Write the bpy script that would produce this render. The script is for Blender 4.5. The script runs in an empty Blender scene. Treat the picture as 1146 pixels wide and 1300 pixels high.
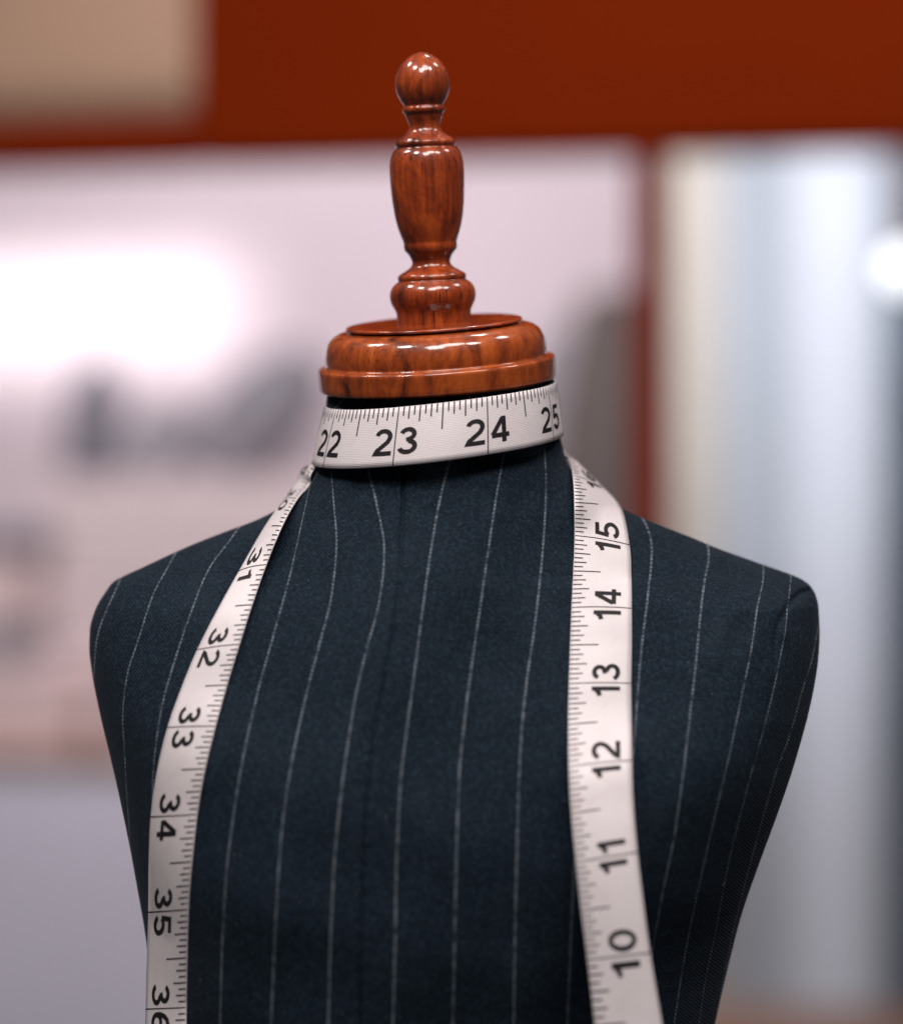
import bpy, bmesh, math, random
from mathutils import Vector, Matrix
from mathutils.bvhtree import BVHTree

random.seed(7)
S = bpy.context.scene
COL = S.collection

# ------------------------------------------------------------------ camera
D = 0.75            # camera to neck axis, metres (the form is a half-scale tailor's form)
K = 0.000222        # metres per photo pixel on the neck-axis plane
PW, PH = 1146, 1300
cam_d = bpy.data.cameras.new('camera')
cam = bpy.data.objects.new('camera', cam_d)
COL.objects.link(cam)
cam.location = (0, -D, 0)
cam.rotation_euler = (math.radians(90), 0, 0)
cam_d.sensor_fit = 'VERTICAL'
cam_d.sensor_height = 36
cam_d.lens = 36 * D / (PH * K)
cam_d.clip_start = 0.02
cam_d.clip_end = 100
cam_d.dof.use_dof = True
cam_d.dof.focus_distance = D - 0.030
APERTURE = 0.0215
cam_d.dof.aperture_fstop = cam_d.lens / 1000 / APERTURE
S.camera = cam

# ------------------------------------------------------------------ world and lamps
w = bpy.data.worlds.new('World')
S.world = w
w.use_nodes = True
bg = w.node_tree.nodes['Background']
bg.inputs['Color'].default_value = (0.80, 0.78, 0.84, 1)
bg.inputs['Strength'].default_value = 0.07
S.view_settings.view_transform = 'Standard'
S.view_settings.look = 'None'
S.view_settings.exposure = 0
S.view_settings.gamma = 1
S.view_settings.use_curve_mapping = False


def lamp(name, loc, target, power, size, color=(1, .93, .88), shape='DISK', size_y=None, spread=180):
    l = bpy.data.lights.new(name, 'AREA')
    l.energy = power
    l.shape = shape
    l.size = size
    if size_y:
        l.size_y = size_y
    l.color = color
    l.spread = math.radians(spread)
    o = bpy.data.objects.new(name, l)
    COL.objects.link(o)
    o.location = loc
    d = Vector(target) - Vector(loc)
    o.rotation_euler = d.to_track_quat('-Z', 'Y').to_euler()
    return o


# ceiling downlights of the shop, in front of and above the form
for (x, y, z, p) in ((-0.58, -0.62, 1.12, 12), (-0.06, -1.02, 1.02, 11), (0.24, -0.78, 1.14, 9),
                     (0.58, -0.62, 1.02, 5), (0.85, 0.15, 1.2, 4), (-0.85, 0.10, 1.2, 7)):
    lamp('ceiling_downlight', (x, y, z), (0, 0, -0.02), p, .44 if abs(x) < .3 else .26)

# ------------------------------------------------------------------ helpers


def pt(px, py, y=0.0):
    f = (D + y) / D
    return Vector(((px - PW / 2) * K * f, y, (PH / 2 - py) * K * f))


def to_px(v):
    f = D / (D + v[1])
    return v[0] * f / K + PW / 2, PH / 2 - v[2] * f / K


def lerp(a, b, t):
    return a + (b - a) * t


def table(tab, x, mono=True):
    """smooth (monotone cubic) interpolation of a list of (x, value)"""
    n = len(tab)
    if x <= tab[0][0]:
        s = (tab[1][1] - tab[0][1]) / (tab[1][0] - tab[0][0])
        return tab[0][1] + s * (x - tab[0][0])
    if x >= tab[-1][0]:
        s = (tab[-1][1] - tab[-2][1]) / (tab[-1][0] - tab[-2][0])
        return tab[-1][1] + s * (x - tab[-1][0])
    i = 0
    while tab[i + 1][0] < x:
        i += 1

    def slope(j):
        if j == 0:
            return (tab[1][1] - tab[0][1]) / (tab[1][0] - tab[0][0])
        if j == n - 1:
            return (tab[-1][1] - tab[-2][1]) / (tab[-1][0] - tab[-2][0])
        a = (tab[j][1] - tab[j - 1][1]) / (tab[j][0] - tab[j - 1][0])
        b = (tab[j + 1][1] - tab[j][1]) / (tab[j + 1][0] - tab[j][0])
        if not mono:
            return (tab[j + 1][1] - tab[j - 1][1]) / (tab[j + 1][0] - tab[j - 1][0])
        if a * b <= 0:
            return 0.0
        return 2 * a * b / (a + b)
    x0, y0 = tab[i]
    x1, y1 = tab[i + 1]
    h = x1 - x0
    t = (x - x0) / h
    m0, m1 = slope(i) * h, slope(i + 1) * h
    return ((2 * t**3 - 3 * t**2 + 1) * y0 + (t**3 - 2 * t**2 + t) * m0 +
            (-2 * t**3 + 3 * t**2) * y1 + (t**3 - t**2) * m1)


def mesh_obj(name, verts, faces, mat=None, parent=None, smooth=True):
    me = bpy.data.meshes.new(name)
    me.from_pydata([tuple(v) for v in verts], [], faces)
    me.update()
    if smooth:
        me.polygons.foreach_set('use_smooth', [True] * len(me.polygons))
    o = bpy.data.objects.new(name, me)
    COL.objects.link(o)
    if mat:
        me.materials.append(mat)
    if parent:
        o.parent = parent
    return o


def empty(name, label=None, cat=None, group=None, loc=(0, 0, 0)):
    o = bpy.data.objects.new(name, None)
    COL.objects.link(o)
    o.location = loc
    tag(o, label, cat, group)
    return o


def tag(o, label=None, cat=None, group=None, kind=None):
    if label:
        o['label'] = label
    if cat:
        o['category'] = cat
    if group:
        o['group'] = group
    if kind:
        o['kind'] = kind
    return o


def lathe(name, prof, mat, parent, M=Matrix.Identity(4), seg=96):
    """prof: list of (radius, height), top first; M places it"""
    vs, fs = [], []
    n = len(prof)
    for (r, h) in prof:
        for j in range(seg):
            a = 2 * math.pi * j / seg
            vs.append((max(r, 1e-6) * math.cos(a), max(r, 1e-6) * math.sin(a), h))
    for i in range(n - 1):
        for j in range(seg):
            k = (j + 1) % seg
            fs.append((i * seg + j, (i + 1) * seg + j, (i + 1) * seg + k, i * seg + k))
    o = mesh_obj(name, vs, fs, mat, parent)
    o.matrix_local = M
    return o


def box(name, x0, x1, y0, y1, z0, z1, mat, parent=None, bevel=0.004):
    bm = bmesh.new()
    bmesh.ops.create_cube(bm, size=1)
    for v in bm.verts:
        v.co = Vector((lerp(x0, x1, v.co.x + .5), lerp(y0, y1, v.co.y + .5), lerp(z0, z1, v.co.z + .5)))
    if bevel:
        bmesh.ops.bevel(bm, geom=bm.edges[:], offset=bevel, segments=3, affect='EDGES', profile=.5)
    me = bpy.data.meshes.new(name)
    bm.to_mesh(me)
    bm.free()
    o = bpy.data.objects.new(name, me)
    COL.objects.link(o)
    me.materials.append(mat)
    if parent:
        o.parent = parent
    return o


# ------------------------------------------------------------------ materials
class NT:
    def __init__(self, name):
        self.m = bpy.data.materials.new(name)
        self.m.use_nodes = True
        self.t = self.m.node_tree
        self.p = self.t.nodes['Principled BSDF']

    def n(self, typ, **kw):
        nd = self.t.nodes.new(typ)
        for k, v in kw.items():
            if k.startswith('i_'):
                nd.inputs[k[2:].replace('_', ' ')].default_value = v
            else:
                setattr(nd, k, v)
        return nd

    def l(self, a, b):
        self.t.links.new(a, b)

    def math(self, op, a, b=None, c=None, clamp=False):
        nd = self.t.nodes.new('ShaderNodeMath')
        nd.operation = op
        nd.use_clamp = clamp
        for i, v in enumerate((a, b, c)):
            if v is None:
                continue
            if isinstance(v, (int, float)):
                nd.inputs[i].default_value = v
            else:
                self.l(v, nd.inputs[i])
        return nd.outputs[0]

    def mix(self, f, a, b):
        nd = self.t.nodes.new('ShaderNodeMix')
        nd.data_type = 'RGBA'
        for i, v in ((0, f), (6, a), (7, b)):
            if isinstance(v, (int, float)):
                nd.inputs[i].default_value = v
            elif isinstance(v, tuple):
                nd.inputs[i].default_value = (*v, 1)
            else:
                self.l(v, nd.inputs[i])
        return nd.outputs[2]

    def ramp(self, f, stops):
        nd = self.t.nodes.new('ShaderNodeValToRGB')
        e = nd.color_ramp.elements
        e[0].position, e[0].color = stops[0][0], (*stops[0][1], 1)
        e[1].position, e[1].color = stops[-1][0], (*stops[-1][1], 1)
        for p_, c in stops[1:-1]:
            x = e.new(p_)
            x.color = (*c, 1)
        self.l(f, nd.inputs[0])
        return nd.outputs[0]

    def noise(self, vec, scale, detail=3, rough=.5, dist=0):
        nd = self.t.nodes.new('ShaderNodeTexNoise')
        nd.inputs['Scale'].default_value = scale
        nd.inputs['Detail'].default_value = detail
        nd.inputs['Roughness'].default_value = rough
        nd.inputs['Distortion'].default_value = dist
        self.l(vec, nd.inputs['Vector'])
        return nd.outputs[0]

    def mapping(self, vec, scale=(1, 1, 1), rot=(0, 0, 0)):
        nd = self.t.nodes.new('ShaderNodeMapping')
        nd.inputs['Scale'].default_value = scale
        nd.inputs['Rotation'].default_value = rot
        self.l(vec, nd.inputs['Vector'])
        return nd.outputs[0]

    def bump(self, h, dist, strength=1.0, normal=None):
        nd = self.t.nodes.new('ShaderNodeBump')
        nd.inputs['Distance'].default_value = dist
        nd.inputs['Strength'].default_value = strength
        self.l(h, nd.inputs['Height'])
        if normal:
            self.l(normal, nd.inputs['Normal'])
        return nd.outputs[0]


def plain(name, col, rough=.6, noise_amt=.12, scale=30, bump=0.0, sheen=0.0, spec=.5):
    t = NT(name)
    tc = t.n('ShaderNodeTexCoord').outputs['Object']
    f = t.noise(tc, scale, 4)
    a = tuple(c * (1 - noise_amt) for c in col)
    b = tuple(min(1, c * (1 + noise_amt)) for c in col)
    t.l(t.mix(f, a, b), t.p.inputs['Base Color'])
    t.p.inputs['Roughness'].default_value = rough
    t.p.inputs['Specular IOR Level'].default_value = spec
    t.p.inputs['Sheen Weight'].default_value = sheen
    if bump:
        t.l(t.bump(f, bump), t.p.inputs['Normal'])
    return t.m


def wood(name, light, mid, dark, grain_axis_scale=(420, 420, 22), rough=.45, coat=1.0, coat_rough=.09, pore=(1900, 1900, 75), pore_amt=.80):
    t = NT(name)
    tc = t.n('ShaderNodeTexCoord').outputs['Object']
    warp = t.noise(tc, 45, 2)
    v2 = t.mapping(tc, (85, 85, 48))
    big = t.noise(v2, 1.0, 4, .62, 1.4)                 # broad cloudy figure
    g = t.noise(t.mapping(tc, grain_axis_scale), 1.0, 4, .6, .5)     # grain streaks along the axis
    fine_s = t.noise(tc, 1100, 2, .6)
    f = t.math('ADD', t.math('MULTIPLY', big, .52), t.math('MULTIPLY', g, .38))
    f = t.math('ADD', f, t.math('MULTIPLY', fine_s, .10))
    c = t.ramp(f, [(.36, dark), (.49, mid), (.68, light)])
    pores = t.noise(t.mapping(tc, pore), 1.0, 2, .5)
    zone = t.math('MULTIPLY', t.math('SUBTRACT', warp, .44, clamp=True), 7, clamp=True)
    pm = t.math('MULTIPLY', t.math('MULTIPLY', t.math('SUBTRACT', pores, .56, clamp=True), 9, clamp=True), zone)
    c = t.mix(t.math('MULTIPLY', pm, pore_amt), c, tuple(x * .35 for x in dark))
    t.l(c, t.p.inputs['Base Color'])
    t.p.inputs['Roughness'].default_value = rough
    t.p.inputs['Coat Weight'].default_value = coat
    t.p.inputs['Specular IOR Level'].default_value = .15
    t.p.inputs['Coat Roughness'].default_value = coat_rough
    fine = t.noise(tc, 260, 3)
    n1 = t.bump(t.math('ADD', t.math('MULTIPLY', g, .6), t.math('MULTIPLY', pm, -.8)), .00012)
    t.l(n1, t.p.inputs['Normal'])
    t.l(t.bump(fine, .00006), t.p.inputs['Coat Normal'])
    cr = t.noise(tc, 320, 5, .7)
    t.l(t.math('MULTIPLY_ADD', cr, .16, coat_rough - .055), t.p.inputs['Coat Roughness'])
    return t.m


def fabric(name):
    t = NT(name)
    uv = t.n('ShaderNodeUVMap', uv_map='stripe').outputs[0]
    suv = t.n('ShaderNodeUVMap', uv_map='seam').outputs[0]
    tc = t.n('ShaderNodeTexCoord').outputs['Object']
    sx = t.n('ShaderNodeSeparateXYZ')
    t.l(uv, sx.inputs[0])
    u, v = sx.outputs[0], sx.outputs[1]
    # wobble of the stripe thread
    nw = t.noise(tc, 900, 2)
    u2 = t.math('ADD', u, t.math('MULTIPLY', t.math('SUBTRACT', nw, .5), .018))
    fr = t.math('FRACT', t.math('ADD', u2, .5))
    d = t.math('ABSOLUTE', t.math('SUBTRACT', fr, .5))
    line = t.math('SUBTRACT', 1.0, t.math('MULTIPLY', d, 37), clamp=True)     # 1 in the middle
    line = t.math('MULTIPLY', line, 2.2, clamp=True)
    # thread comes up and goes down: dashes of about 1 mm
    ph = t.math('MULTIPLY', v, 6.2832 / 1.05)
    dash = t.math('ADD', t.math('MULTIPLY', t.math('SINE', ph), .5), .5)
    brk = t.noise(tc, 420, 3, .6)
    dash = t.math('MULTIPLY_ADD', dash, .55, .35)
    dash = t.math('MULTIPLY', dash, t.math('MULTIPLY_ADD', brk, 4.0, -1.15), clamp=True)
    line = t.math('MULTIPLY', line, dash, clamp=True)
    # twill weave: diagonal ribs plus melange
    tw = t.n('ShaderNodeTexWave', wave_type='BANDS', bands_direction='DIAGONAL')
    tw.inputs['Scale'].default_value = 1.0
    tw.inputs['Distortion'].default_value = 1.5
    tw.inputs['Detail'].default_value = 1.0
    t.l(t.mapping(tc, (560, 0, 560)), tw.inputs['Vector'])
    mel = t.noise(tc, 1000, 5, .88)
    patch = t.noise(tc, 55, 4, .6)
    lint = t.noise(t.mapping(tc, (900, 900, 1500)), 1.0, 1, .5)
    cloth = t.ramp(mel, [(.35, (.0001, .0011, .0030)), (.50, (.0009, .0042, .0090)), (.64, (.0115, .0235, .0390))])
    cloth = t.mix(t.math('MULTIPLY', tw.outputs[0], .34), cloth, (.0052, .0128, .0230))
    cloth = t.mix(t.math('MULTIPLY', t.math('SUBTRACT', patch, .5, clamp=True), 1.0), cloth, (.013, .021, .031))
    lm = t.math('MULTIPLY', t.math('SUBTRACT', lint, .765, clamp=True), 9, clamp=True)
    cloth = t.mix(t.math('MULTIPLY', lm, .45), cloth, (.16, .17, .18))
    col = t.mix(line, cloth, (.092, .110, .130))
    ss = t.n('ShaderNodeSeparateXYZ')
    t.l(suv, ss.inputs[0])
    t.l(col, t.p.inputs['Base Color'])
    t.p.inputs['Roughness'].default_value = .85
    t.p.inputs['Specular IOR Level'].default_value = .13
    t.p.inputs['Sheen Weight'].default_value = .018
    t.p.inputs['Sheen Roughness'].default_value = .45
    t.p.inputs['Sheen Tint'].default_value = (.65, .75, .95, 1)
    h = t.math('ADD', t.math('MULTIPLY', mel, .5), t.math('MULTIPLY', tw.outputs[0], .4))
    h = t.math('ADD', h, t.math('MULTIPLY', line, .5))
    n1 = t.bump(h, .00018, .9)
    n2 = t.bump(patch, .0016, .5, n1)
    t.l(n2, t.p.inputs['Normal'])
    return t.m


def tape_mat():
    t = NT('tape_vinyl')
    tc = t.n('ShaderNodeTexCoord').outputs['Object']
    uv = t.n('ShaderNodeUVMap', uv_map='tape').outputs[0]
    f = t.noise(tc, 70, 4, .6)
    c = t.mix(f, (.46, .42, .44), (.53, .49, .51))
    # woven glass fibre ribs along the tape
    ribs = t.n('ShaderNodeTexWave', wave_type='BANDS', bands_direction='Y')
    ribs.inputs['Scale'].default_value = 11
    ribs.inputs['Distortion'].default_value = .6
    t.l(uv, ribs.inputs['Vector'])
    spk = t.noise(tc, 1300, 2)
    c = t.mix(t.math('MULTIPLY', t.math('SUBTRACT', spk, .62, clamp=True), 1.2, clamp=True), c, (.40, .33, .31))
    sm = t.noise(tc, 120, 5, .7, .8)
    c = t.mix(t.math('MULTIPLY', t.math('SUBTRACT', sm, .52, clamp=True), 1.6, clamp=True), c, (.40, .335, .315))
    t.l(c, t.p.inputs['Base Color'])
    t.p.inputs['Roughness'].default_value = .42
    t.p.inputs['Specular IOR Level'].default_value = .4
    t.p.inputs['Subsurface Weight'].default_value = 0
    t.l(t.bump(t.math('ADD', ribs.outputs[0], t.math('MULTIPLY', f, 2)), .00006, .45), t.p.inputs['Normal'])
    return t.m


def ink():
    t = NT('tape_ink')
    tc = t.n('ShaderNodeTexCoord').outputs['Object']
    f = t.noise(tc, 900, 2)
    t.l(t.mix(f, (.005, .004, .006), (.016, .013, .016)), t.p.inputs['Base Color'])
    t.p.inputs['Roughness'].default_value = .6
    t.p.inputs['Specular IOR Level'].default_value = .15
    return t.m


def emit(name, col, strength):
    t = NT(name)
    t.p.inputs['Base Color'].default_value = (.8, .8, .8, 1)
    t.p.inputs['Emission Color'].default_value = (*col, 1)
    t.p.inputs['Emission Strength'].default_value = strength
    return t.m


M_WOOD = wood('varnished_wood', (.42, .074, .0100), (.19, .026, .0040), (.034, .0052, .0018))
M_WOODRIM = wood('varnished_wood_rim', (.43, .092, .0120), (.22, .037, .0054), (.040, .0068, .0022),
                 grain_axis_scale=(260, 260, 30), pore=(1500, 1500, 330), pore_amt=.45)
M_FAB = fabric('pinstripe_wool')
M_TAPE = tape_mat()
M_INK = ink()

# ------------------------------------------------------------------ dress form: torso
LEFT = [(470, 418), (520, 413), (560, 407), (590, 399), (605, 393), (620, 383), (635, 368), (648, 350), (660, 326),
        (675, 286), (690, 248), (705, 214), (720, 182), (731, 158), (739, 144), (750, 136), (765, 126.5), (782, 119.5), (798, 116),
        (820, 115.5), (850, 119), (900, 129.5), (950, 142), (1000, 154), (1060, 167), (1120, 178), (1180, 188),
        (1240, 195), (1300, 200), (1400, 200), (1550, 180), (1700, 165)]
RIGHT = [(470, 700), (520, 705), (560, 711), (580, 717), (600, 727), (618, 744), (635, 768), (650, 798), (665, 834),
         (680, 872), (695, 908), (710, 949), (722, 983), (731, 1008), (736, 1018), (743, 1027), (753, 1033), (770, 1036.5), (800, 1037.5),
         (830, 1035.5), (860, 1031), (900, 1022), (960, 1005), (1020, 985), (1090, 960), (1150, 940), (1210, 925),
         (1270, 911), (1300, 905), (1400, 892), (1550, 905), (1700, 925)]
SEAM = [(470, 527), (594, 513), (678, 510), (763, 505), (864, 488.5), (925, 477), (983, 470), (1060, 463.5), (1119, 461),
        (1198, 459.5), (1300, 458), (1700, 456)]
FW = [(470, 28), (520, 29.5), (560, 32), (600, 33), (640, 31), (686, 31.5), (730, 36), (771, 42), (867, 56), (970, 68), (1088, 73.5),
      (1214, 72), (1300, 69), (1700, 60)]          # flank depth, mm
NB = [(470, 0), (560, 0.5), (600, 2.5), (640, 8.5), (686, 14.5), (730, 16.5), (771, 15.5), (867, 10), (970, 6), (1088, 4), (1300, 3),
      (1700, 3)]                                   # neck root swelling, mm
BK = [(470, 32), (560, 33), (600, 35), (640, 30), (686, 28), (771, 38), (867, 47), (970, 52), (1300, 50), (1700, 62)]
EM = [(470, 2.0), (600, 2.0), (686, 2.0), (760, 2.3), (800, 2.5), (900, 2.4), (1000, 2.4), (1300, 2.4), (1700, 2.4)]
NECK_LEAN = 0.12

STRIPES = [  # traced pin stripes (photo x at photo y), in order across the cloth
    [(754, 145), (791, 129), (821, 122), (900, 118)],
    [(717, 215), (754, 195), (815, 175), (855, 162), (908, 156), (954, 158.5), (997, 160.6), (1100, 168)],
    [(686, 292), (723, 265), (785, 240), (840, 221.5), (895, 206), (954, 197), (997, 194), (1150, 196)],
    [(660, 350), (690, 330), (750, 309), (830, 285), (900, 267), (1000, 246), (1150, 235), (1300, 228)],
    [(654, 385), (727, 369), (782, 354), (830, 340.6), (877, 327.5), (970, 307), (1041, 295.6), (1106, 287.5), (1203, 282), (1300, 279.5)],
    [(594, 419.6), (645, 424), (692, 427), (760, 420), (820, 405), (881, 389), (961, 371.5), (1035, 360), (1100, 354), (1190, 349), (1300, 344)],
    [(590, 466), (604, 468.7), (641, 478), (695, 487.6), (763, 481.5), (827, 464.6), (885, 451), (942, 442), (986, 435.5), (1085, 425), (1182, 420), (1298, 416.5)],
    [(590, 570), (638, 557.7), (705, 545.8), (776, 536), (858, 525.5), (922, 517), (986, 509), (1085, 503.7), (1192, 501.7), (1298, 499)],
    [(580, 639), (638, 628.7), (712, 618), (790, 606.7), (864, 596), (929, 588), (983, 583), (1099, 579), (1198, 577), (1298, 574.6)],
    [(567, 691), (611, 693), (688, 689.6), (787, 679.5), (871, 667.6), (942, 661), (996, 658.5), (1085, 656), (1192, 653.5), (1298, 652)],
    [(567, 724), (611, 742), (690, 757), (850, 745), (1000, 734), (1149, 726.5), (1298, 720)],
    [(640, 800), (665, 819), (694, 826.8), (758, 821.8), (797, 817), (849, 811.5), (911, 807), (960, 803), (1100, 791), (1300, 775)],
    [(640, 880), (699, 899), (743, 893), (787, 888), (832, 884), (886, 878), (957, 870), (992, 865.7), (1066, 855), (1133, 841), (1194, 830), (1300, 815)],
    [(640, 955), (724, 969.5), (773, 961), (827, 953), (881, 942), (957, 926), (1031, 908.5), (1138, 884), (1219, 868), (1296, 856)],
    [(724, 1004), (778, 999), (812, 994), (874, 982), (948, 963), (988, 951.5), (1095, 924.6), (1181, 908.5), (1246, 895), (1299, 887)],
    [(724, 1050), (837, 1030), (869, 1020), (942, 999), (966, 989), (1058, 962), (1181, 930), (1300, 907)],
]


XS = {}


def stripe_at(px, py):
    key = round(py * 2)
    xs = XS.get(key)
    if xs is None:
        xs = XS[key] = [table(s, key / 2, False) for s in STRIPES]
    for i in range(1, len(xs)):                    # keep order where lines are extrapolated
        if xs[i] < xs[i - 1] + 14:
            xs[i] = xs[i - 1] + 14
    if px <= xs[0]:
        return (px - xs[0]) / 62.0
    if px >= xs[-1]:
        return len(xs) - 1 + (px - xs[-1]) / 60.0
    i = 0
    while xs[i + 1] < px:
        i += 1
    # a smooth step of the spacing is not needed: lines sit at whole numbers
    return i + (px - xs[i]) / (xs[i + 1] - xs[i])


ARM_SEAM = [(1027, 750), (1016, 753), (1006, 762), (997, 775), (989, 790), (985, 806), (984, 830), (981, 870), (972, 920),
            (958, 980)]


def seg_dist(px, py, poly):
    best, bi = 1e9, 0
    for i in range(len(poly) - 1):
        ax, ay = poly[i]
        bx, by = poly[i + 1]
        dx, dy = bx - ax, by - ay
        t = max(0, min(1, ((px - ax) * dx + (py - ay) * dy) / (dx * dx + dy * dy)))
        d = math.hypot(px - ax - t * dx, py - ay - t * dy)
        if d < best:
            best, bi = d, i + t
    return best, bi


def neck_shift(py):
    """neck leans forward and its top is tilted"""
    t = max(0.0, min(1.0, (610 - py) / 140))
    return -t * 0.001


NF, NBK = 620, 120
rows = []
py = 470.0
while py < 1700:
    rows.append(py)
    py += 2.2 if py < 840 else (4.0 if py < 1310 else 14.0)
rows.append(1700.0)
verts, suv, seamuv, ringlen = [], [], [], NF + NBK
prev_front = None
for py in rows:
    L, R, xs = table(LEFT, py), table(RIGHT, py), table(SEAM, py)
    fw, nb, bk, em = table(FW, py, False) / 1000, table(NB, py, False) / 1000, table(BK, py) / 1000, table(EM, py)
    # near the neck the section is centred, lower down its crest follows the centre-front seam
    t = max(0.0, min(1.0, (py - 560) / 200))
    xc = lerp((L + R) / 2, xs + (L + R) * .0 + 18, t)
    z = (PH / 2 - py) * K
    ys = neck_shift(py)
    for i in range(NF):
        q = i / NF
        c = -math.cos(math.pi * q)
        px = lerp(L, R, (c + 1) / 2)
        u = (px - xc) / ((R - xc) if px > xc else (xc - L))
        e = em + (4.2 if px > xc else .9) * max(0, min(1, (py - 728) / 40)) * max(0, min(1, (1230 - py) / 330)) ** 1.3
        wv = max(0.0, 1 - abs(u) ** e) ** .5
        dx = (px - xc) * K
        ex = wv * fw + nb * math.exp(-(dx / .036) ** 2) * min(1, wv * 2)
        yy = ys - ex
        # pulled folds round the neck root and a slightly uneven stuffing
        yy += .0005 * math.sin(px * .031 + py * .017) * wv + .0004 * math.sin(px * .013 - py * .041 + 1.3) * wv
        v = Vector(((px - PW / 2) * K, yy, z))
        qx, qy = to_px(v)
        # drag lines: by the armhole and at the neck root
        for (cx_, cy_, sx_w, sy_w, am, ph_) in ((930, 800, 60, 60, .00035, 0), (440, 640, 45, 45, .00045, 1.2), (660, 650, 50, 40, .0003, 2.0),
                                              (200, 790, 50, 60, .0003, .4)):
            gq = ((qx - cx_) / sx_w) ** 2 + ((qy - cy_) / sy_w) ** 2
            if gq < 6:
                v.y += am * math.exp(-gq) * math.sin((qx - cx_) * .13 + (qy - cy_) * .07 + ph_)
        # centre-front seam sinks in
        sd = qx - table(SEAM, qy)
        if py > 590:
            v.y += .00012 * math.sin(py * .36) * math.exp(-(sd / 9) ** 2)
        v.y += .0013 * math.exp(-(sd / 2.5) ** 2) * (1 if py > 590 else 0)
        # armhole seam
        if px > 900 and py > 730:
            ad, ai = seg_dist(qx, qy, ARM_SEAM)
            dep = .0030 * max(0, 1 - ai / 6.5) + .0003
            v.y += dep * math.exp(-(ad / 3.4) ** 2)
            v.y -= .0015 * math.exp(-(((qx - 992) / 7) ** 2 + ((qy - 803) / 12) ** 2))
        verts.append(v)
        suv.append((stripe_at(qx, qy), -z * 1000))
        seamuv.append((sd * K * 1000, -z * 1000))
    for i in range(NBK):
        q = i / NBK
        c = math.cos(math.pi * q)
        px = lerp(L, R, (c + 1) / 2)
        u = c
        wv = max(0.0, 1 - abs(u) ** 2.2) ** .5
        v = Vector(((px - PW / 2) * K, ys + bk * wv, z))
        verts.append(v)
        qx, qy = to_px(v)
        suv.append((stripe_at(qx, qy), -z * 1000))
        seamuv.append((50, -z * 1000))
faces = []
for r in range(len(rows) - 1):
    a, b = r * ringlen, (r + 1) * ringlen
    for i in range(ringlen):
        j = (i + 1) % ringlen
        faces.append((a + i, b + i, b + j, a + j))
# tilt of the neck's top edge: rows above 560 follow the wooden cap (front and viewer's left lower)
for r, py in enumerate(rows):
    t = max(0.0, min(1.0, (585 - py) / 90))
    if t <= 0:
        continue
    for i in range(ringlen):
        v = verts[r * ringlen + i]
        cx = (556 - PW / 2) * K
        v.z += t * (.07 * (v.x - cx) + .14 * v.y)
lidc = len(verts)
verts.append(sum((verts[i] for i in range(ringlen)), Vector()) / ringlen)
botc = len(verts)
lastr = (len(rows) - 1) * ringlen
verts.append(sum((verts[lastr + i] for i in range(ringlen)), Vector()) / ringlen)
suv += [(0, 0), (0, 0)]
seamuv += [(50, 0), (50, 0)]
for i in range(ringlen):
    j = (i + 1) % ringlen
    faces.append((lidc, i, j))
    faces.append((botc, lastr + j, lastr + i))

form = empty('dress_form', "tailor's dress form in navy pinstripe wool with turned wooden neck cap", 'dress form',
             loc=(0, 0, (PH / 2 - 1700) * K))
FZ = Vector((0, 0, -(PH / 2 - 1700) * K))
torso = mesh_obj('torso', [v + FZ for v in verts], faces, M_FAB, form)
for name, data in (('stripe', suv), ('seam', seamuv)):
    lay = torso.data.uv_layers.new(name=name)
    idx = [0] * len(torso.data.loops)
    torso.data.loops.foreach_get('vertex_index', idx)
    flat = []
    for k in idx:
        flat += data[k]
    lay.data.foreach_set('uv', flat)
torso['label'] = 'dark navy wool torso with thin pale pinstripes'
BVH = BVHTree.FromPolygons(verts, faces)
CAM = Vector((0, -D, 0))


def on_body(px, py, off=.0008):
    d = (pt(px, py, 0) - CAM).normalized()
    hit, nrm, _, _ = BVH.ray_cast(CAM, d)
    if hit is None:
        return None
    return hit - d * off


# loose lint fibres caught on the wool
M_LINT = plain('lint', (.16, .17, .18), .9, .1, 50)
lv, lf = [], []
rl = random.Random(21)
for _ in range(75):
    px, py = rl.uniform(170, 1000), rl.uniform(640, 1290)
    ang, ln, cv = rl.uniform(0, 6.28), rl.uniform(2, 8) * (1.8 if rl.random() < .1 else 1), rl.uniform(-.16, .16)
    wd = rl.uniform(.000015, .000035)
    pts = []
    for i in range(6):
        h = on_body(px, py, .00018)
        if h is None:
            break
        pts.append(h)
        px += math.cos(ang) * ln / 5
        py += math.sin(ang) * ln / 5
        ang += cv * 3
    if len(pts) < 6:
        continue
    b = len(lv)
    for i, p in enumerate(pts):
        tg = (pts[min(5, i + 1)] - pts[max(0, i - 1)]).normalized()
        sd = tg.cross(Vector((0, -1, 0))).normalized()
        up_ = Vector((0, -1, 0))
        for q in range(3):
            a_ = 2.0944 * q
            lv.append(p + (sd * math.cos(a_) + up_ * math.sin(a_)) * wd + FZ)
    for i in range(5):
        for q in range(3):
            r_ = (q + 1) % 3
            lf.append((b + 3 * i + q, b + 3 * i + 3 + q, b + 3 * i + 3 + r_, b + 3 * i + r_))
lint_o = mesh_obj('lint', lv, lf, M_LINT, form)
lint_o['kind'] = 'stuff'

# ------------------------------------------------------------------ neck cap and finial (turned wood)
TX, TY = .066, .155
upv = Vector((-TX, -TY, 1)).normalized()
rx = Vector((1, 0, TX)).normalized()
fx = upv.cross(rx).normalized()


def frame(origin, up, xdir):
    zz = up.normalized()
    yy = zz.cross(xdir).normalized()
    xx = yy.cross(zz).normalized()
    m = Matrix((xx, yy, zz)).transposed().to_4x4()
    m.translation = origin
    return m


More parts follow.
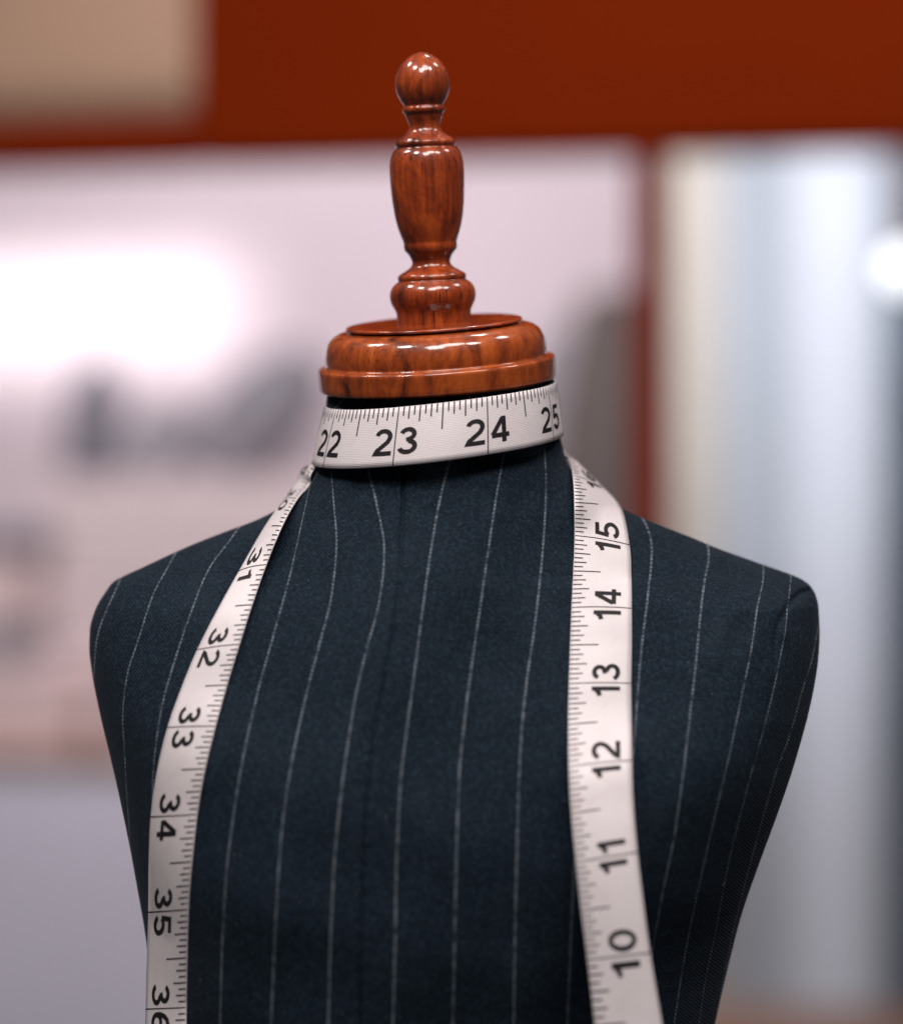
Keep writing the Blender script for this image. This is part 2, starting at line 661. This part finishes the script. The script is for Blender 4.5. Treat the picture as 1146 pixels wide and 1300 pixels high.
cap_c = pt(550.5, 408.5, -.004)
Mcap = frame(cap_c + FZ, upv, Vector((1, 0, 0)))


def px_prof(rows_, k=K):
    return [(r * k, h * k) for r, h in rows_]


cap = lathe('neck_cap', px_prof([(0, -5), (106, -5), (108.5, -6.5), (110, -7.2), (114, -7.4), (120, -8.2), (126, -10.5), (131.5, -14.5), (135.5, -20),
                                 (138.3, -27), (139.6, -34), (140, -41), (139.4, -45), (139, -47.2), (140, -48.6), (143, -49.4),
                                 (147, -49.9), (148.7, -50.6), (149.8, -52.2), (150, -55), (149.7, -60), (149.5, -70), (149.2, -76), (148.3, -78.4), (146, -79.8), (140, -80), (0, -80)]),
            M_WOODRIM, form, Mcap, 144)
disc = lathe('top_disc', px_prof([(0, 0), (100, 0), (108, -.2), (110.6, -.8), (111.6, -2), (111.4, -3.4), (109.5, -4.6), (104, -4.9)]),
             M_WOOD, cap, Matrix.Identity(4), 144)

FIN = [(88, 0), (89, 9), (92, 20), (98, 36), (106, 50), (118, 66), (135, 82), (155, 95), (175, 103), (197, 108), (218, 109.5), (238, 107), (256, 101.5),
       (272, 94.5), (286, 87), (296, 80.5), (302, 77), (305, 76.5), (307, 80), (311, 84), (317, 85.5), (324, 85), (330, 82), (333, 77), (336, 75.5),
       (345, 73.5), (358, 68.5), (370, 64.5), (382, 62.5), (393, 62.8), (402, 66), (411, 73), (420, 84), (429, 97), (436, 108), (440, 113), (443, 114.5),
       (446, 119), (450, 121), (457, 121.5), (463, 120), (467, 116.5), (471, 115.5), (475, 118), (481, 125), (490, 133), (502, 139), (518, 144), (540, 147.6), (565, 149),
       (600, 148.8), (640, 147), (680, 144.5), (720, 140.5), (755, 135.5), (785, 129), (812, 121), (835, 113), (850, 107.5), (858, 105.5), (862, 106.5), (870, 107),
       (882, 105.5), (889, 102), (892, 97.5), (896, 95), (904, 88), (914, 82), (925, 77.8), (936, 76), (946, 78), (955, 85), (963, 96), (970, 108), (976, 119), (981, 127), (984, 131),
       (987, 134.5), (993, 137.5), (1000, 138), (1006, 136.5), (1009, 134.5), (1012, 138), (1018, 147), (1027, 157), (1040, 166), (1055, 171.5), (1070, 173.2), (1085, 172), (1100, 167.5),
       (1112, 161.5), (1122, 156), (1130, 152), (1140, 149.5), (1160, 148), (1192, 148)]
fs = 1 / 3.183
f_base = pt(551, 411, -.004)
up_f = Vector((-.048, -.10, 1)).normalized()
prof = [(r * fs * K, (1187 - yz) * fs * K * .983) for yz, r in FIN]
fin = lathe('finial', prof, M_WOOD, form, frame(f_base + FZ, up_f, Vector((1, 0, 0))), 96)

# ------------------------------------------------------------------ measuring tape, one continuous ribbon
RN = .0346          # radius of the loop round the neck
CXN = (555.5 - PW / 2) * K


def ring_edge(phi, top, layer):
    """point on the loop round the neck; phi in degrees, 0 = towards the camera"""
    a = math.radians(phi)
    R = (RN - .0013 if top else RN) + .0007 * layer + .00022 * math.sin(3 * a + (1.1 if top else .2)) + .00015 * math.sin(7 * a + (0 if top else 1.7))
    x = CXN + R * math.sin(a) * (.955 if top else 1.0) + (.0008 if top else 0)
    y = -.0055 - R * math.cos(a) * (.955 if top else 1.0)
    zc = (PH / 2 - (496.5 if top else 565.5)) * K
    zc += .00022 * math.sin(2.3 * a + .8)
    z = zc + (.105 if top else .112) * (x - CXN) + .135 * y
    return Vector((x, y, z))


knots = []   # (s, lower edge, tick edge)


def add_px(s, lo, hi, ylo=None, yhi=None, off=.0009):
    def g(p, y):
        h = on_body(p[0], p[1], off)
        if y is not None:
            return pt(p[0], p[1], y if h is None else min(y, h.y))
        if h is None:
            raise RuntimeError('no body under %r' % (p,))
        return h
    knots.append((s, g(lo, ylo), g(hi, yhi)))


# fall over the chest on the viewer's right: photo points of (right edge, left tick edge)
add_px(8.9, (852, 1372), (766, 1380), -.0865, -.0885)
add_px(9.4, (842, 1310), (757, 1318), -.0855, -.0870)
add_px(10, (825, 1209.6), (745.4, 1218.5), -.0840, -.0855)
add_px(10.5, (816.5, 1146), (737.5, 1156), -.0825, -.0845)
add_px(11, (809, 1082), (731, 1094.7), -.0800, -.0825)
add_px(11.5, (804, 1022), (725, 1033), -.0758, -.0790)
add_px(12, (802, 965.6), (721.7, 973.7), -.0705, -.0738)
add_px(12.5, (801.5, 916), (721, 920))
add_px(13, (801, 867.6), (721.9, 868))
add_px(13.5, (801.8, 820), (723.5, 819))
add_px(14, (801.7, 772.4), (725.3, 771.3))
add_px(14.5, (801.2, 731), (727.5, 725))
add_px(15, (799, 692), (729.3, 680), -.0188, None)
add_px(15.5, (789, 645.5), (729.5, 638), -.004, -.0290)
add_px(16, (766, 619), (727.5, 604), .004, -.0165)
knots.append((16.5, pt(739, 594, .0125), pt(722, 581, .004)))
knots.append((16.95, pt(722, 583, .023), pt(711, 570, .017)))
# behind the neck (inner layer), round the front, behind again (outer layer)
DEG = 42.4
for s in (17.9, 18.7, 19.3, 20.0, 20.7, 21.3):
    phi = -19.7 + (s - 23) * DEG
    knots.append((s, ring_edge(phi, False, 0), ring_edge(phi, True, 0)))
for s in (21.7, 22, 22.4, 22.8, 23.2, 23.6, 24, 24.4, 24.8, 25.2, 25.6, 26.0, 26.6, 27.2, 27.8, 28.35):
    phi = -19.7 + (s - 23) * DEG
    knots.append((s, ring_edge(phi, False, 1), ring_edge(phi, True, 1)))
# down over the viewer's left shoulder: (left edge, right tick edge)
add_px(29.0, (392, 590), (402, 590), .016, .006)
add_px(29.5, (377, 610), (392, 615), .009, -.006)
add_px(30, (360, 634), (377, 633), .002, -.017)
add_px(30.5, (334, 671), (357.5, 668), -.011, -.0320)
add_px(31, (303, 725), (338, 717), None, None, .0040)
add_px(31.5, (276, 774), (320, 768), None, None, .0030)
add_px(32, (250.3, 825), (304, 818), None, None, .0020)
add_px(32.5, (230, 874), (288, 870))
add_px(33, (212.6, 923.6), (273.4, 922))
add_px(33.5, (199.5, 979), (260, 976))
add_px(34, (191.6, 1037), (249.8, 1034))
add_px(34.5, (189, 1097), (243, 1094), -.0290, None)
add_px(35, (188.4, 1158), (238.7, 1154.5), -.0300, None)
add_px(35.5, (186.5, 1219), (237, 1216), -.0310, None)
add_px(36, (185, 1281), (236, 1279), -.0315, None)
add_px(36.6, (183.5, 1356), (235, 1354), -.032, -.052)


def hermite(s, k):
    n = len(knots)
    i = 0
    while i < n - 2 and knots[i + 1][0] < s:
        i += 1

    def tan(j):
        a, b = max(0, j - 1), min(n - 1, j + 1)
        return (knots[b][k] - knots[a][k]) / (knots[b][0] - knots[a][0])
    s0, s1 = knots[i][0], knots[i + 1][0]
    h = s1 - s0
    t = (s - s0) / h
    return ((2 * t**3 - 3 * t**2 + 1) * knots[i][k] + (t**3 - 2 * t**2 + t) * h * tan(i) +
            (-2 * t**3 + 3 * t**2) * knots[i + 1][k] + (t**3 - t**2) * h * tan(i + 1))


def tape_pt(s, wv, off=0.0):
    e0, e1 = hermite(s, 1), hermite(s, 2)
    ds = .01
    tg = (hermite(s + ds, 1) + hermite(s + ds, 2) - hermite(s - ds, 1) - hermite(s - ds, 2))
    n = tg.cross(e1 - e0).normalized()
    bow = (.0002 if 17 < s < 29 else .0005) * 4 * wv * (1 - wv)
    p = e0.lerp(e1, wv) + n * bow
    if s < 16.3 or s > 29.6:                       # lies on the cloth, never in it
        d = (p - CAM)
        dist = d.length
        d.normalize()
        hit, _, _, hd = BVH.ray_cast(CAM, d)
        if hit is not None and hd - .0006 < dist:
            p = CAM + d * (hd - .0006)
    return p + n * off


tape = empty('measuring_tape', 'white inch measuring tape looped round the neck of the dress form', 'tape measure')
S0, S1 = knots[0][0], knots[-1][0]
NS, NWD = 900, 10
TH = .00035
tv, tf, tuv = [], [], []
for i in range(NS + 1):
    s = lerp(S0 + .02, S1 - .02, i / NS)
    for j in range(NWD + 1):
        tv.append(tape_pt(s, j / NWD, 0))
        tuv.append((s, j / NWD))
    for j in range(NWD, -1, -1):
        tv.append(tape_pt(s, j / NWD, -TH))
        tuv.append((s, j / NWD))
RWN = 2 * (NWD + 1)
for i in range(NS):
    a, b = i * RWN, (i + 1) * RWN
    for j in range(RWN):
        k = (j + 1) % RWN
        tf.append((a + j, b + j, b + k, a + k))
tf.append(tuple(range(RWN)))
tf.append(tuple(NS * RWN + j for j in range(RWN - 1, -1, -1)))
rib = mesh_obj('ribbon', tv, tf, M_TAPE, tape)
lay = rib.data.uv_layers.new(name='tape')
for lp in rib.data.loops:
    lay.data[lp.index].uv = tuv[lp.vertex_index]

# printed graduations: sixteenths along the tick edge, inch lines right across
gv, gf = [], []
INCH = .0254


def mark(s, w0, w1, half_w):
    hs = half_w / INCH
    n = 8 if w1 - w0 > .5 else 4
    b = len(gv)
    for i in range(n + 1):
        wv = lerp(w0, w1, i / n)
        gv.append(tape_pt(s - hs, wv, .00005))
        gv.append(tape_pt(s + hs, wv, .00005))
    for i in range(n):
        gf.append((b + 2 * i, b + 2 * i + 1, b + 2 * i + 3, b + 2 * i + 2))


k = int(math.ceil((S0 + .05) * 16))
while k / 16 < S1 - .05:
    s = k / 16
    if k % 16 == 0:
        mark(s, .004, .996, .00016)
    else:
        ln = .455 if k % 8 == 0 else (.275 if k % 4 == 0 else (.215 if k % 2 == 0 else .155))
        mark(s, 1 - ln, .996, .00019)
    k += 1
gm = mesh_obj('graduation_marks', gv, gf, M_INK, tape, smooth=True)

# printed numerals: one digit either side of each inch line


def arc(cx, cy, rx_, ry_, a0, a1, n=14):
    return [(cx + rx_ * math.cos(math.radians(lerp(a0, a1, i / n))), cy + ry_ * math.sin(math.radians(lerp(a0, a1, i / n))))
            for i in range(n + 1)]


def line_pts(*p, n=5):
    out = []
    for a, b in zip(p[:-1], p[1:]):
        out += [(lerp(a[0], b[0], i / n), lerp(a[1], b[1], i / n)) for i in range(n)]
    return out + [p[-1]]


ST = .165           # stroke width relative to digit height
h_ = ST / 2
GLYPH = {           # centre lines of a plain grotesque; height 1
    '0': ([arc(.34, .5, .34 - h_, .5 - h_, 90, 450, 36)], .68),
    '1': ([line_pts((.30, 0), (.30, 1), n=10), line_pts((.25, .86), (.16, .76), (.02, .72), n=3)], .37),
    '2': ([arc(.33, .70, .33 - h_, .30 - h_, 165, -22, 18) + line_pts((.50, .50), (.30, .33), (.13, .19), (.075, h_), (.66, h_), n=4)], .66),
    '3': ([arc(.32, .735, .30 - h_, .265 - h_, 165, -75, 16) + [(.27, .53)], arc(.32, .285, .345 - h_, .285 - h_, 82, -165, 20)], .665),
    '4': ([line_pts((.485, 0), (.485, .97), n=8), line_pts((.44, .93), (.06, .30), n=6), line_pts((.03, .27), (.68, .27), n=6)], .68),
    '5': ([line_pts((.60, 1 - h_), (.16, 1 - h_), (.10, .46), n=5), arc(.325, .325, .34 - h_, .325 - h_, 140, -160, 24)], .665),
    '6': ([arc(.34, .315, .34 - h_, .315 - h_, 90, 450, 28), [(.60, .84), (.52, .91), (.40, .935), (.26, .89), (.15, .76), (.085, .56), (.07, .38)]], .68),
    '7': ([line_pts((.02, 1 - h_), (.60, 1 - h_), n=5), line_pts((.60, .92), (.38, .58), (.25, .26), (.20, 0), n=4)], .65),
    '8': ([arc(.34, .745, .29 - h_, .255 - h_, 90, 450, 26), arc(.34, .275, .34 - h_, .275 - h_, 90, 450, 28)], .68),
    '9': ([arc(.34, .685, .34 - h_, .315 - h_, 90, 450, 28), [(.08, .16), (.16, .09), (.28, .065), (.42, .11), (.53, .24), (.595, .44), (.61, .62)]], .68),
}


def digit_mesh(ch):
    strokes, wd = GLYPH[ch]
    vs, fs_ = [], []
    for si, pl in enumerate(strokes):
        n = len(pl)
        b = len(vs)
        for i, (x, y) in enumerate(pl):
            x0, y0 = pl[max(0, i - 1)]
            x1, y1 = pl[min(n - 1, i + 1)]
            if pl[0] == pl[-1] or math.hypot(pl[0][0] - pl[-1][0], pl[0][1] - pl[-1][1]) < 1e-6:
                x0, y0 = pl[i - 1] if i > 0 else pl[-2]
                x1, y1 = pl[i + 1] if i < n - 1 else pl[1]
            ax, ay = x - x0, y - y0
            bx_, by_ = x1 - x, y1 - y
            la, lb = math.hypot(ax, ay), math.hypot(bx_, by_)
            if la < 1e-9:
                ax, ay, la = bx_, by_, lb
            if lb < 1e-9:
                bx_, by_, lb = ax, ay, la
            tx, ty = ax / la + bx_ / lb, ay / la + by_ / lb
            lt = math.hypot(tx, ty)
            tx, ty = tx / lt, ty / lt
            cosh = max(.6, tx * ax / la + ty * ay / la)
            hw = ST / 2 / cosh
            for q in (-1, 0, 1):
                vs.append((x - ty * hw * q, y + tx * hw * q, si))
        for i in range(n - 1):
            for q in (0, 1):
                k0 = b + 3 * i + q
                fs_.append((k0, k0 + 3, k0 + 4, k0 + 1)[::-1])
    return vs, fs_, wd


DIG = {c: digit_mesh(c) for c in '0123456789'}
DH = .0074          # digit height
TW = .0162          # tape width
for num in list(range(10, 18)) + list(range(21, 27)) + list(range(29, 37)):
    vs2, fs2 = [], []
    for side, ch in ((0, str(num)[0]), (1, str(num)[1])):
        vs, fcs, wd = DIG[ch]
        sx_ = DH * 1.10
        gap = .0009
        x_off = -gap - wd * sx_ if side == 0 else gap
        if ch == '1' and side == 0:
            x_off -= .0004
        b = len(vs2)
        for (x, y, li) in vs:
            s = num + (x_off + x * sx_) / INCH
            s = min(max(s, S0 + .03), S1 - .03)
            wv = .185 + y * DH / TW
            vs2.append(tape_pt(s, wv, .00006 + .00002 * li))
        fs2 += [tuple(b + i for i in f) for f in fcs]
    o = mesh_obj('numeral', vs2, fs2, M_INK, tape)
    o['label'] = 'printed black number %d' % num

# ------------------------------------------------------------------ shop behind (out of focus)
BD = 2.375
AL = math.atan(.15 / .80)
wall_root = Matrix.Translation(pt(573, 650, BD - D)) @ Matrix.Rotation(-AL, 4, 'Z')
ROT = (0, 0, -AL)


def bx(px, yl=0.0):
    """wall-frame x for a photo column at depth yl behind the wooden frame"""
    # ray through px at eye level meets the wall-frame plane y = yl
    d = (pt(px, 650, 1) - CAM)
    inv = wall_root.inverted()
    a, b = inv @ CAM, inv.to_3x3() @ d
    t = (yl - a.y) / b.y
    return (a + b * t).x


def bz(py, px, yl=0.0):
    d = (pt(px, py, 1) - CAM)
    inv = wall_root.inverted()
    a, b = inv @ CAM, inv.to_3x3() @ d
    t = (yl - a.y) / b.y
    return (a + b * t).z


def place(o):
    o.matrix_world = wall_root
    return o


M_RED = plain('red_brown_timber', (.190, .0185, .0022), .85, .10, 6, spec=.02)
M_BEIGE = plain('beige_plaster', (.25, .155, .098), .8, .05, 4)
M_PALE = plain('pale_mauve_wall', (.62, .53, .57), .8, .05, 4)
M_GREYCLOTH = plain('grey_suiting', (.13, .125, .15), .85, .12, 12)
M_MIDGREY = plain('mid_grey_suiting', (.26, .245, .27), .85, .12, 12)
M_DGREY = plain('steel_grey_suiting', (.17, .16, .18), .85, .12, 12)
M_PINKCLOTH = plain('pale_pink_shirting', (.62, .48, .48), .85, .06, 12)
M_MAUVE = plain('pale_mauve_cloth', (.56, .47, .48), .85, .06, 12)
M_TAUPE = plain('taupe_suiting', (.085, .066, .062), .85, .12, 12)
M_LAV = plain('lavender_grey_panel', (.60, .585, .68), .7, .06, 4)
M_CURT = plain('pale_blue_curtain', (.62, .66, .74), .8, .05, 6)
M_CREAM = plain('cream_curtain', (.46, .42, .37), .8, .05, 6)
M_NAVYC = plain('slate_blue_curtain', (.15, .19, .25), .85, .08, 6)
M_BROWN = plain('brown_timber', (.20, .10, .06), .5, .10, 6)
M_GLOBE = emit('globe_glow', (.95, .98, 1), 1.3)

fr = place(empty('timber_partition', 'red-brown timber partition frame with wide header behind the dress form', 'partition'))


def fbox(name, px0, px1, py0, py1, y0, y1, mat, parent, bevel=.006):
    pm = (px0 + px1) / 2
    pm = 573
    return box(name, bx(px0, y0), bx(px1, y0), y0, y1, bz(py1, pm, y0), bz(py0, pm, y0), mat, parent, bevel)


fbox('header_panel', 242, 1700, -700, 197, 0, .06, M_RED, fr, .008)
fbox('lower_rail', -700, 240.5, 134, 197, .001, .061, M_RED, fr, .008)
fbox('upper_rail', -700, 240.5, -700, -260, .001, .061, M_RED, fr, .008)
fbox('post', 801, 844, 198.5, 2400, .002, .06, M_RED, fr, .008)

# room beyond
def struct_box(name, *a, **k):
    o = box(name, *a, **k)
    o.matrix_world = wall_root
    tag(o, kind='structure')
    return o


YB = 2.6
struct_box('back_wall', bx(-900, YB), bx(2100, YB), YB, YB + .05, -1.4, 1.5, M_PALE, bevel=0)

# beige box panel seen through the opening over the rail
hp = place(tag(fbox('ceiling_bulkhead', -700, 262, -420, 128, 2.47, 2.597, M_BEIGE, None, .055),
               'beige plaster bulkhead seen over the timber rail at the upper corner', 'bulkhead'))

# shelving with cloth, left bay
shelf = place(empty('cloth_shelving', 'brown timber shelving with cloth behind the shoulder', 'shelving'))
fbox('shelf_board', -500, 800, 968, 984, 1.8, 2.45, M_BROWN, shelf)
fbox('lower_panel', -500, 800, 986, 2200, 1.81, 2.4, M_LAV, shelf)


def bolt(name, p0, p1, r, yl, mat, label):
    """a roll of cloth between two photo points"""
    a = Vector((bx(p0[0], yl), yl, bz(p0[1], 573, yl)))
    b = Vector((bx(p1[0], yl), yl + .02, bz(p1[1], 573, yl)))
    ln = (b - a).length
    prof_ = [(0, ln), (r * .25, ln), (r * .28, ln - .004), (r * .5, ln - .002), (r * .8, ln), (r * .95, ln - .006), (r, ln - .02), (r, ln * .9), (r, ln * .8), (r, ln * .7),
             (r * 1.01, ln * .6), (r * .98, ln * .3), (r, .02), (r * .95, .005), (0, 0)]
    up = (b - a).normalized()
    side = Vector((0, 1, 0)).cross(up)
    o = lathe(name, prof_, mat, None, Matrix.Identity(4), 40)
    for v in o.data.vertices:                      # loose outer lap of the cloth, slumped towards the top
        ang = math.atan2(v.co.y, v.co.x)
        tp = max(0, v.co.z / ln - .45) / .55
        f = 1 - .55 * tp * tp + .05 * ((ang + math.pi) / (2 * math.pi)) + .02 * math.sin(3 * ang + v.co.z * 20)
        v.co.x *= f
        v.co.y *= f
    o.matrix_world = wall_root @ frame(a, up, side if side.length > .1 else Vector((1, 0, 0)))
    tag(o, label, 'cloth roll', 'rolls of cloth on the shelving')
    return o


bolt('cloth_roll', (112, 604), (124, 452), .052, 2.15, M_GREYCLOTH, 'dark grey roll of cloth standing upright near the picture edge')
bolt('cloth_roll', (262, 604), (398, 452), .088, 2.20, M_DGREY, 'mid grey roll of cloth leaning behind the shoulder tape')
bolt('cloth_roll', (796, 968), (778, 372), .120, 2.10, M_TAUPE, 'dark taupe roll of cloth standing beside the timber post')
bolt('cloth_roll', (178, 604), (222, 505), .055, 2.24, M_MIDGREY, 'short mid grey roll of cloth between the dark roll and the leaning roll')
bolt('cloth_roll', (690, 968), (712, 420), .075, 2.22, M_MIDGREY, 'mid grey roll of cloth standing next to the dark taupe roll')


def folded(name, px0, px1, py0, py1, yl, dep, mat, label, n):
    root = place(empty(name, label, 'folded cloth', 'folded cloth on the shelving'))
    for i in range(n):
        a, b = lerp(py1, py0, i / n), lerp(py1, py0, (i + .96) / n)
        o = fbox('fold', px0 + random.uniform(-5, 5), px1 + random.uniform(-5, 5), b, a, yl, yl + dep, mat, root, .008)
    return root


folded('folded_cloth', 60, 520, 606, 966, 2.02, .40, M_MAUVE, 'tall stack of pale mauve folded cloth carrying the short grey rolls', 5)
folded('folded_cloth', -120, 95, 850, 966, 1.9, .25, M_PINKCLOTH, 'stack of pale pink folded shirting low beside the shoulder', 3)
folded('folded_cloth', -200, 25, 795, 848, 1.92, .22, M_MIDGREY, 'mid grey folded cloth lying on the pale pink stack', 2)
folded('folded_cloth', -230, 40, 712, 793, 1.94, .20, M_PINKCLOTH, 'pale folded cloth above the grey fold at the picture edge', 3)
folded('folded_cloth', -230, 48, 672, 710, 1.94, .20, M_GREYCLOTH, 'dark grey folded cloth topping the stack at the picture edge', 1)

# curtains, right bay
def curtain(name, px0, px1, yl, amp, per, mat, label, py0=60, py1=2300):
    x0, x1 = bx(px0, yl), bx(px1, yl)
    z0, z1 = bz(py1, 573, yl), bz(py0, 573, yl)
    nx, nz = 120, 24
    vs, fs_ = [], []
    ph0 = random.uniform(0, 6)
    for side in (0, 1):
        for j in range(nz + 1):
            z = lerp(z1, z0, j / nz)
            for i in range(nx + 1):
                x = lerp(x0, x1, i / nx)
                p = ph0 + 2 * math.pi * (x - x0) / per + .5 * math.sin(3 * (x - x0) / per + j * .05)
                vs.append((x + .2 * amp * math.sin(2 * p), yl + amp * math.sin(p) * (1 + .3 * j / nz) + side * .003, z))
    N = (nx + 1) * (nz + 1)
    for side in (0, 1):
        for j in range(nz):
            for i in range(nx):
                a = side * N + j * (nx + 1) + i
                q = (a, a + nx + 1, a + nx + 2, a + 1)
                fs_.append(q if side == 0 else q[::-1])
    for j in range(nz):
        for i in (0, nx):
            a = j * (nx + 1) + i
            fs_.append((a, a + N, a + N + nx + 1, a + nx + 1))
    o = mesh_obj(name, vs, fs_, mat)
    o.matrix_world = wall_root
    return tag(o, label, 'curtain', 'curtains in the right bay')


curtain('curtain', 846, 915, 1.35, .010, .12, M_CREAM, 'narrow cream curtain hanging beside the timber post')
curtain('curtain', 890, 1125, 1.50, .009, .19, M_CURT, 'wide pale blue-white curtain in the bright bay')
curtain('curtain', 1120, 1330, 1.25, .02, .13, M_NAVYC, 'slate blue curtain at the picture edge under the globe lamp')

# globe lamp
yl = 1.0
gc = Vector((bx(1153, yl), yl, bz(352, 573, yl)))
gl = place(empty('globe_lamp', 'glowing white globe lamp in front of the slate blue curtain', 'lamp'))
r = .028
gprof = [(r * math.sin(math.pi * i / 24), r * math.cos(math.pi * i / 24)) for i in range(25)]
lathe('globe', gprof, M_GLOBE, gl, Matrix.Translation(gc), 48)
lathe('stem', [(.006, .9), (.006, r * .99), (.015, r * 1.02), (.018, r * .93)], M_BROWN, gl, Matrix.Translation(gc), 24)

# low cabinet, right bay
cb = place(empty('low_cabinet', 'low brown timber cabinet at the foot of the curtains', 'cabinet'))
fbox('cabinet_top', 850, 1600, 1330, 1344, .80, 1.15, M_BROWN, cb)
fbox('cabinet_front', 860, 1590, 1345, 2200, .82, 1.14, M_BROWN, cb)

# unseen fill lights, added to brighten the bays
def spot(name, loc, target, power, cone, color, blend=1.0, rad=.05, scale=(1, 1, 1)):
    l = bpy.data.lights.new(name, 'SPOT')
    l.energy, l.spot_size, l.spot_blend, l.color, l.shadow_soft_size = power, math.radians(cone), blend, color, rad
    o = bpy.data.objects.new(name, l)
    COL.objects.link(o)
    o.location = wall_root @ Vector(loc)
    d = wall_root @ Vector(target) - o.location
    o.rotation_euler = d.to_track_quat('-Z', 'Y').to_euler()
    o.scale = scale
    return o


lamp('bay_fill_light', wall_root @ Vector((bx(200, 1.2), 1.1, 1.6)), wall_root @ Vector((bx(250, 2.4), 2.3, -.1)), 38, .4, (1, .93, .97))  # added fill from above, brightens the left bay
# unseen spots, added to make the soft bright pool on the pale wall
for (px, pw) in ((-60, 85), (30, 95), (120, 95), (210, 85), (280, 45)):
    spot('wall_pool_spot', (bx(px, YB), 1.64, 1.15), (bx(px, YB), YB, bz(392, 573, YB)), pw, 14, (1, .97, .97))
lamp('bay_fill_light', wall_root @ Vector((bx(200, .5), .50, .80)), wall_root @ Vector((bx(200, 2.4), 2.4, -.15)), 11, .3, (1, .92, .93))  # second added fill, lifts the lower part of the left wall
spot('bay_fill_spot', (bx(1030, .4), .36, .70), (bx(1020, 1.5), 1.5, .25), 36, 54, (.90, .95, 1), 1.0, .1)  # added spot, brightens the curtains and fades downwards
lamp('ceiling_downlight', (0.3, 0.75, 1.6), wall_root @ Vector((0.15, 0, .4)), 10, .15, (1, .9, .82))
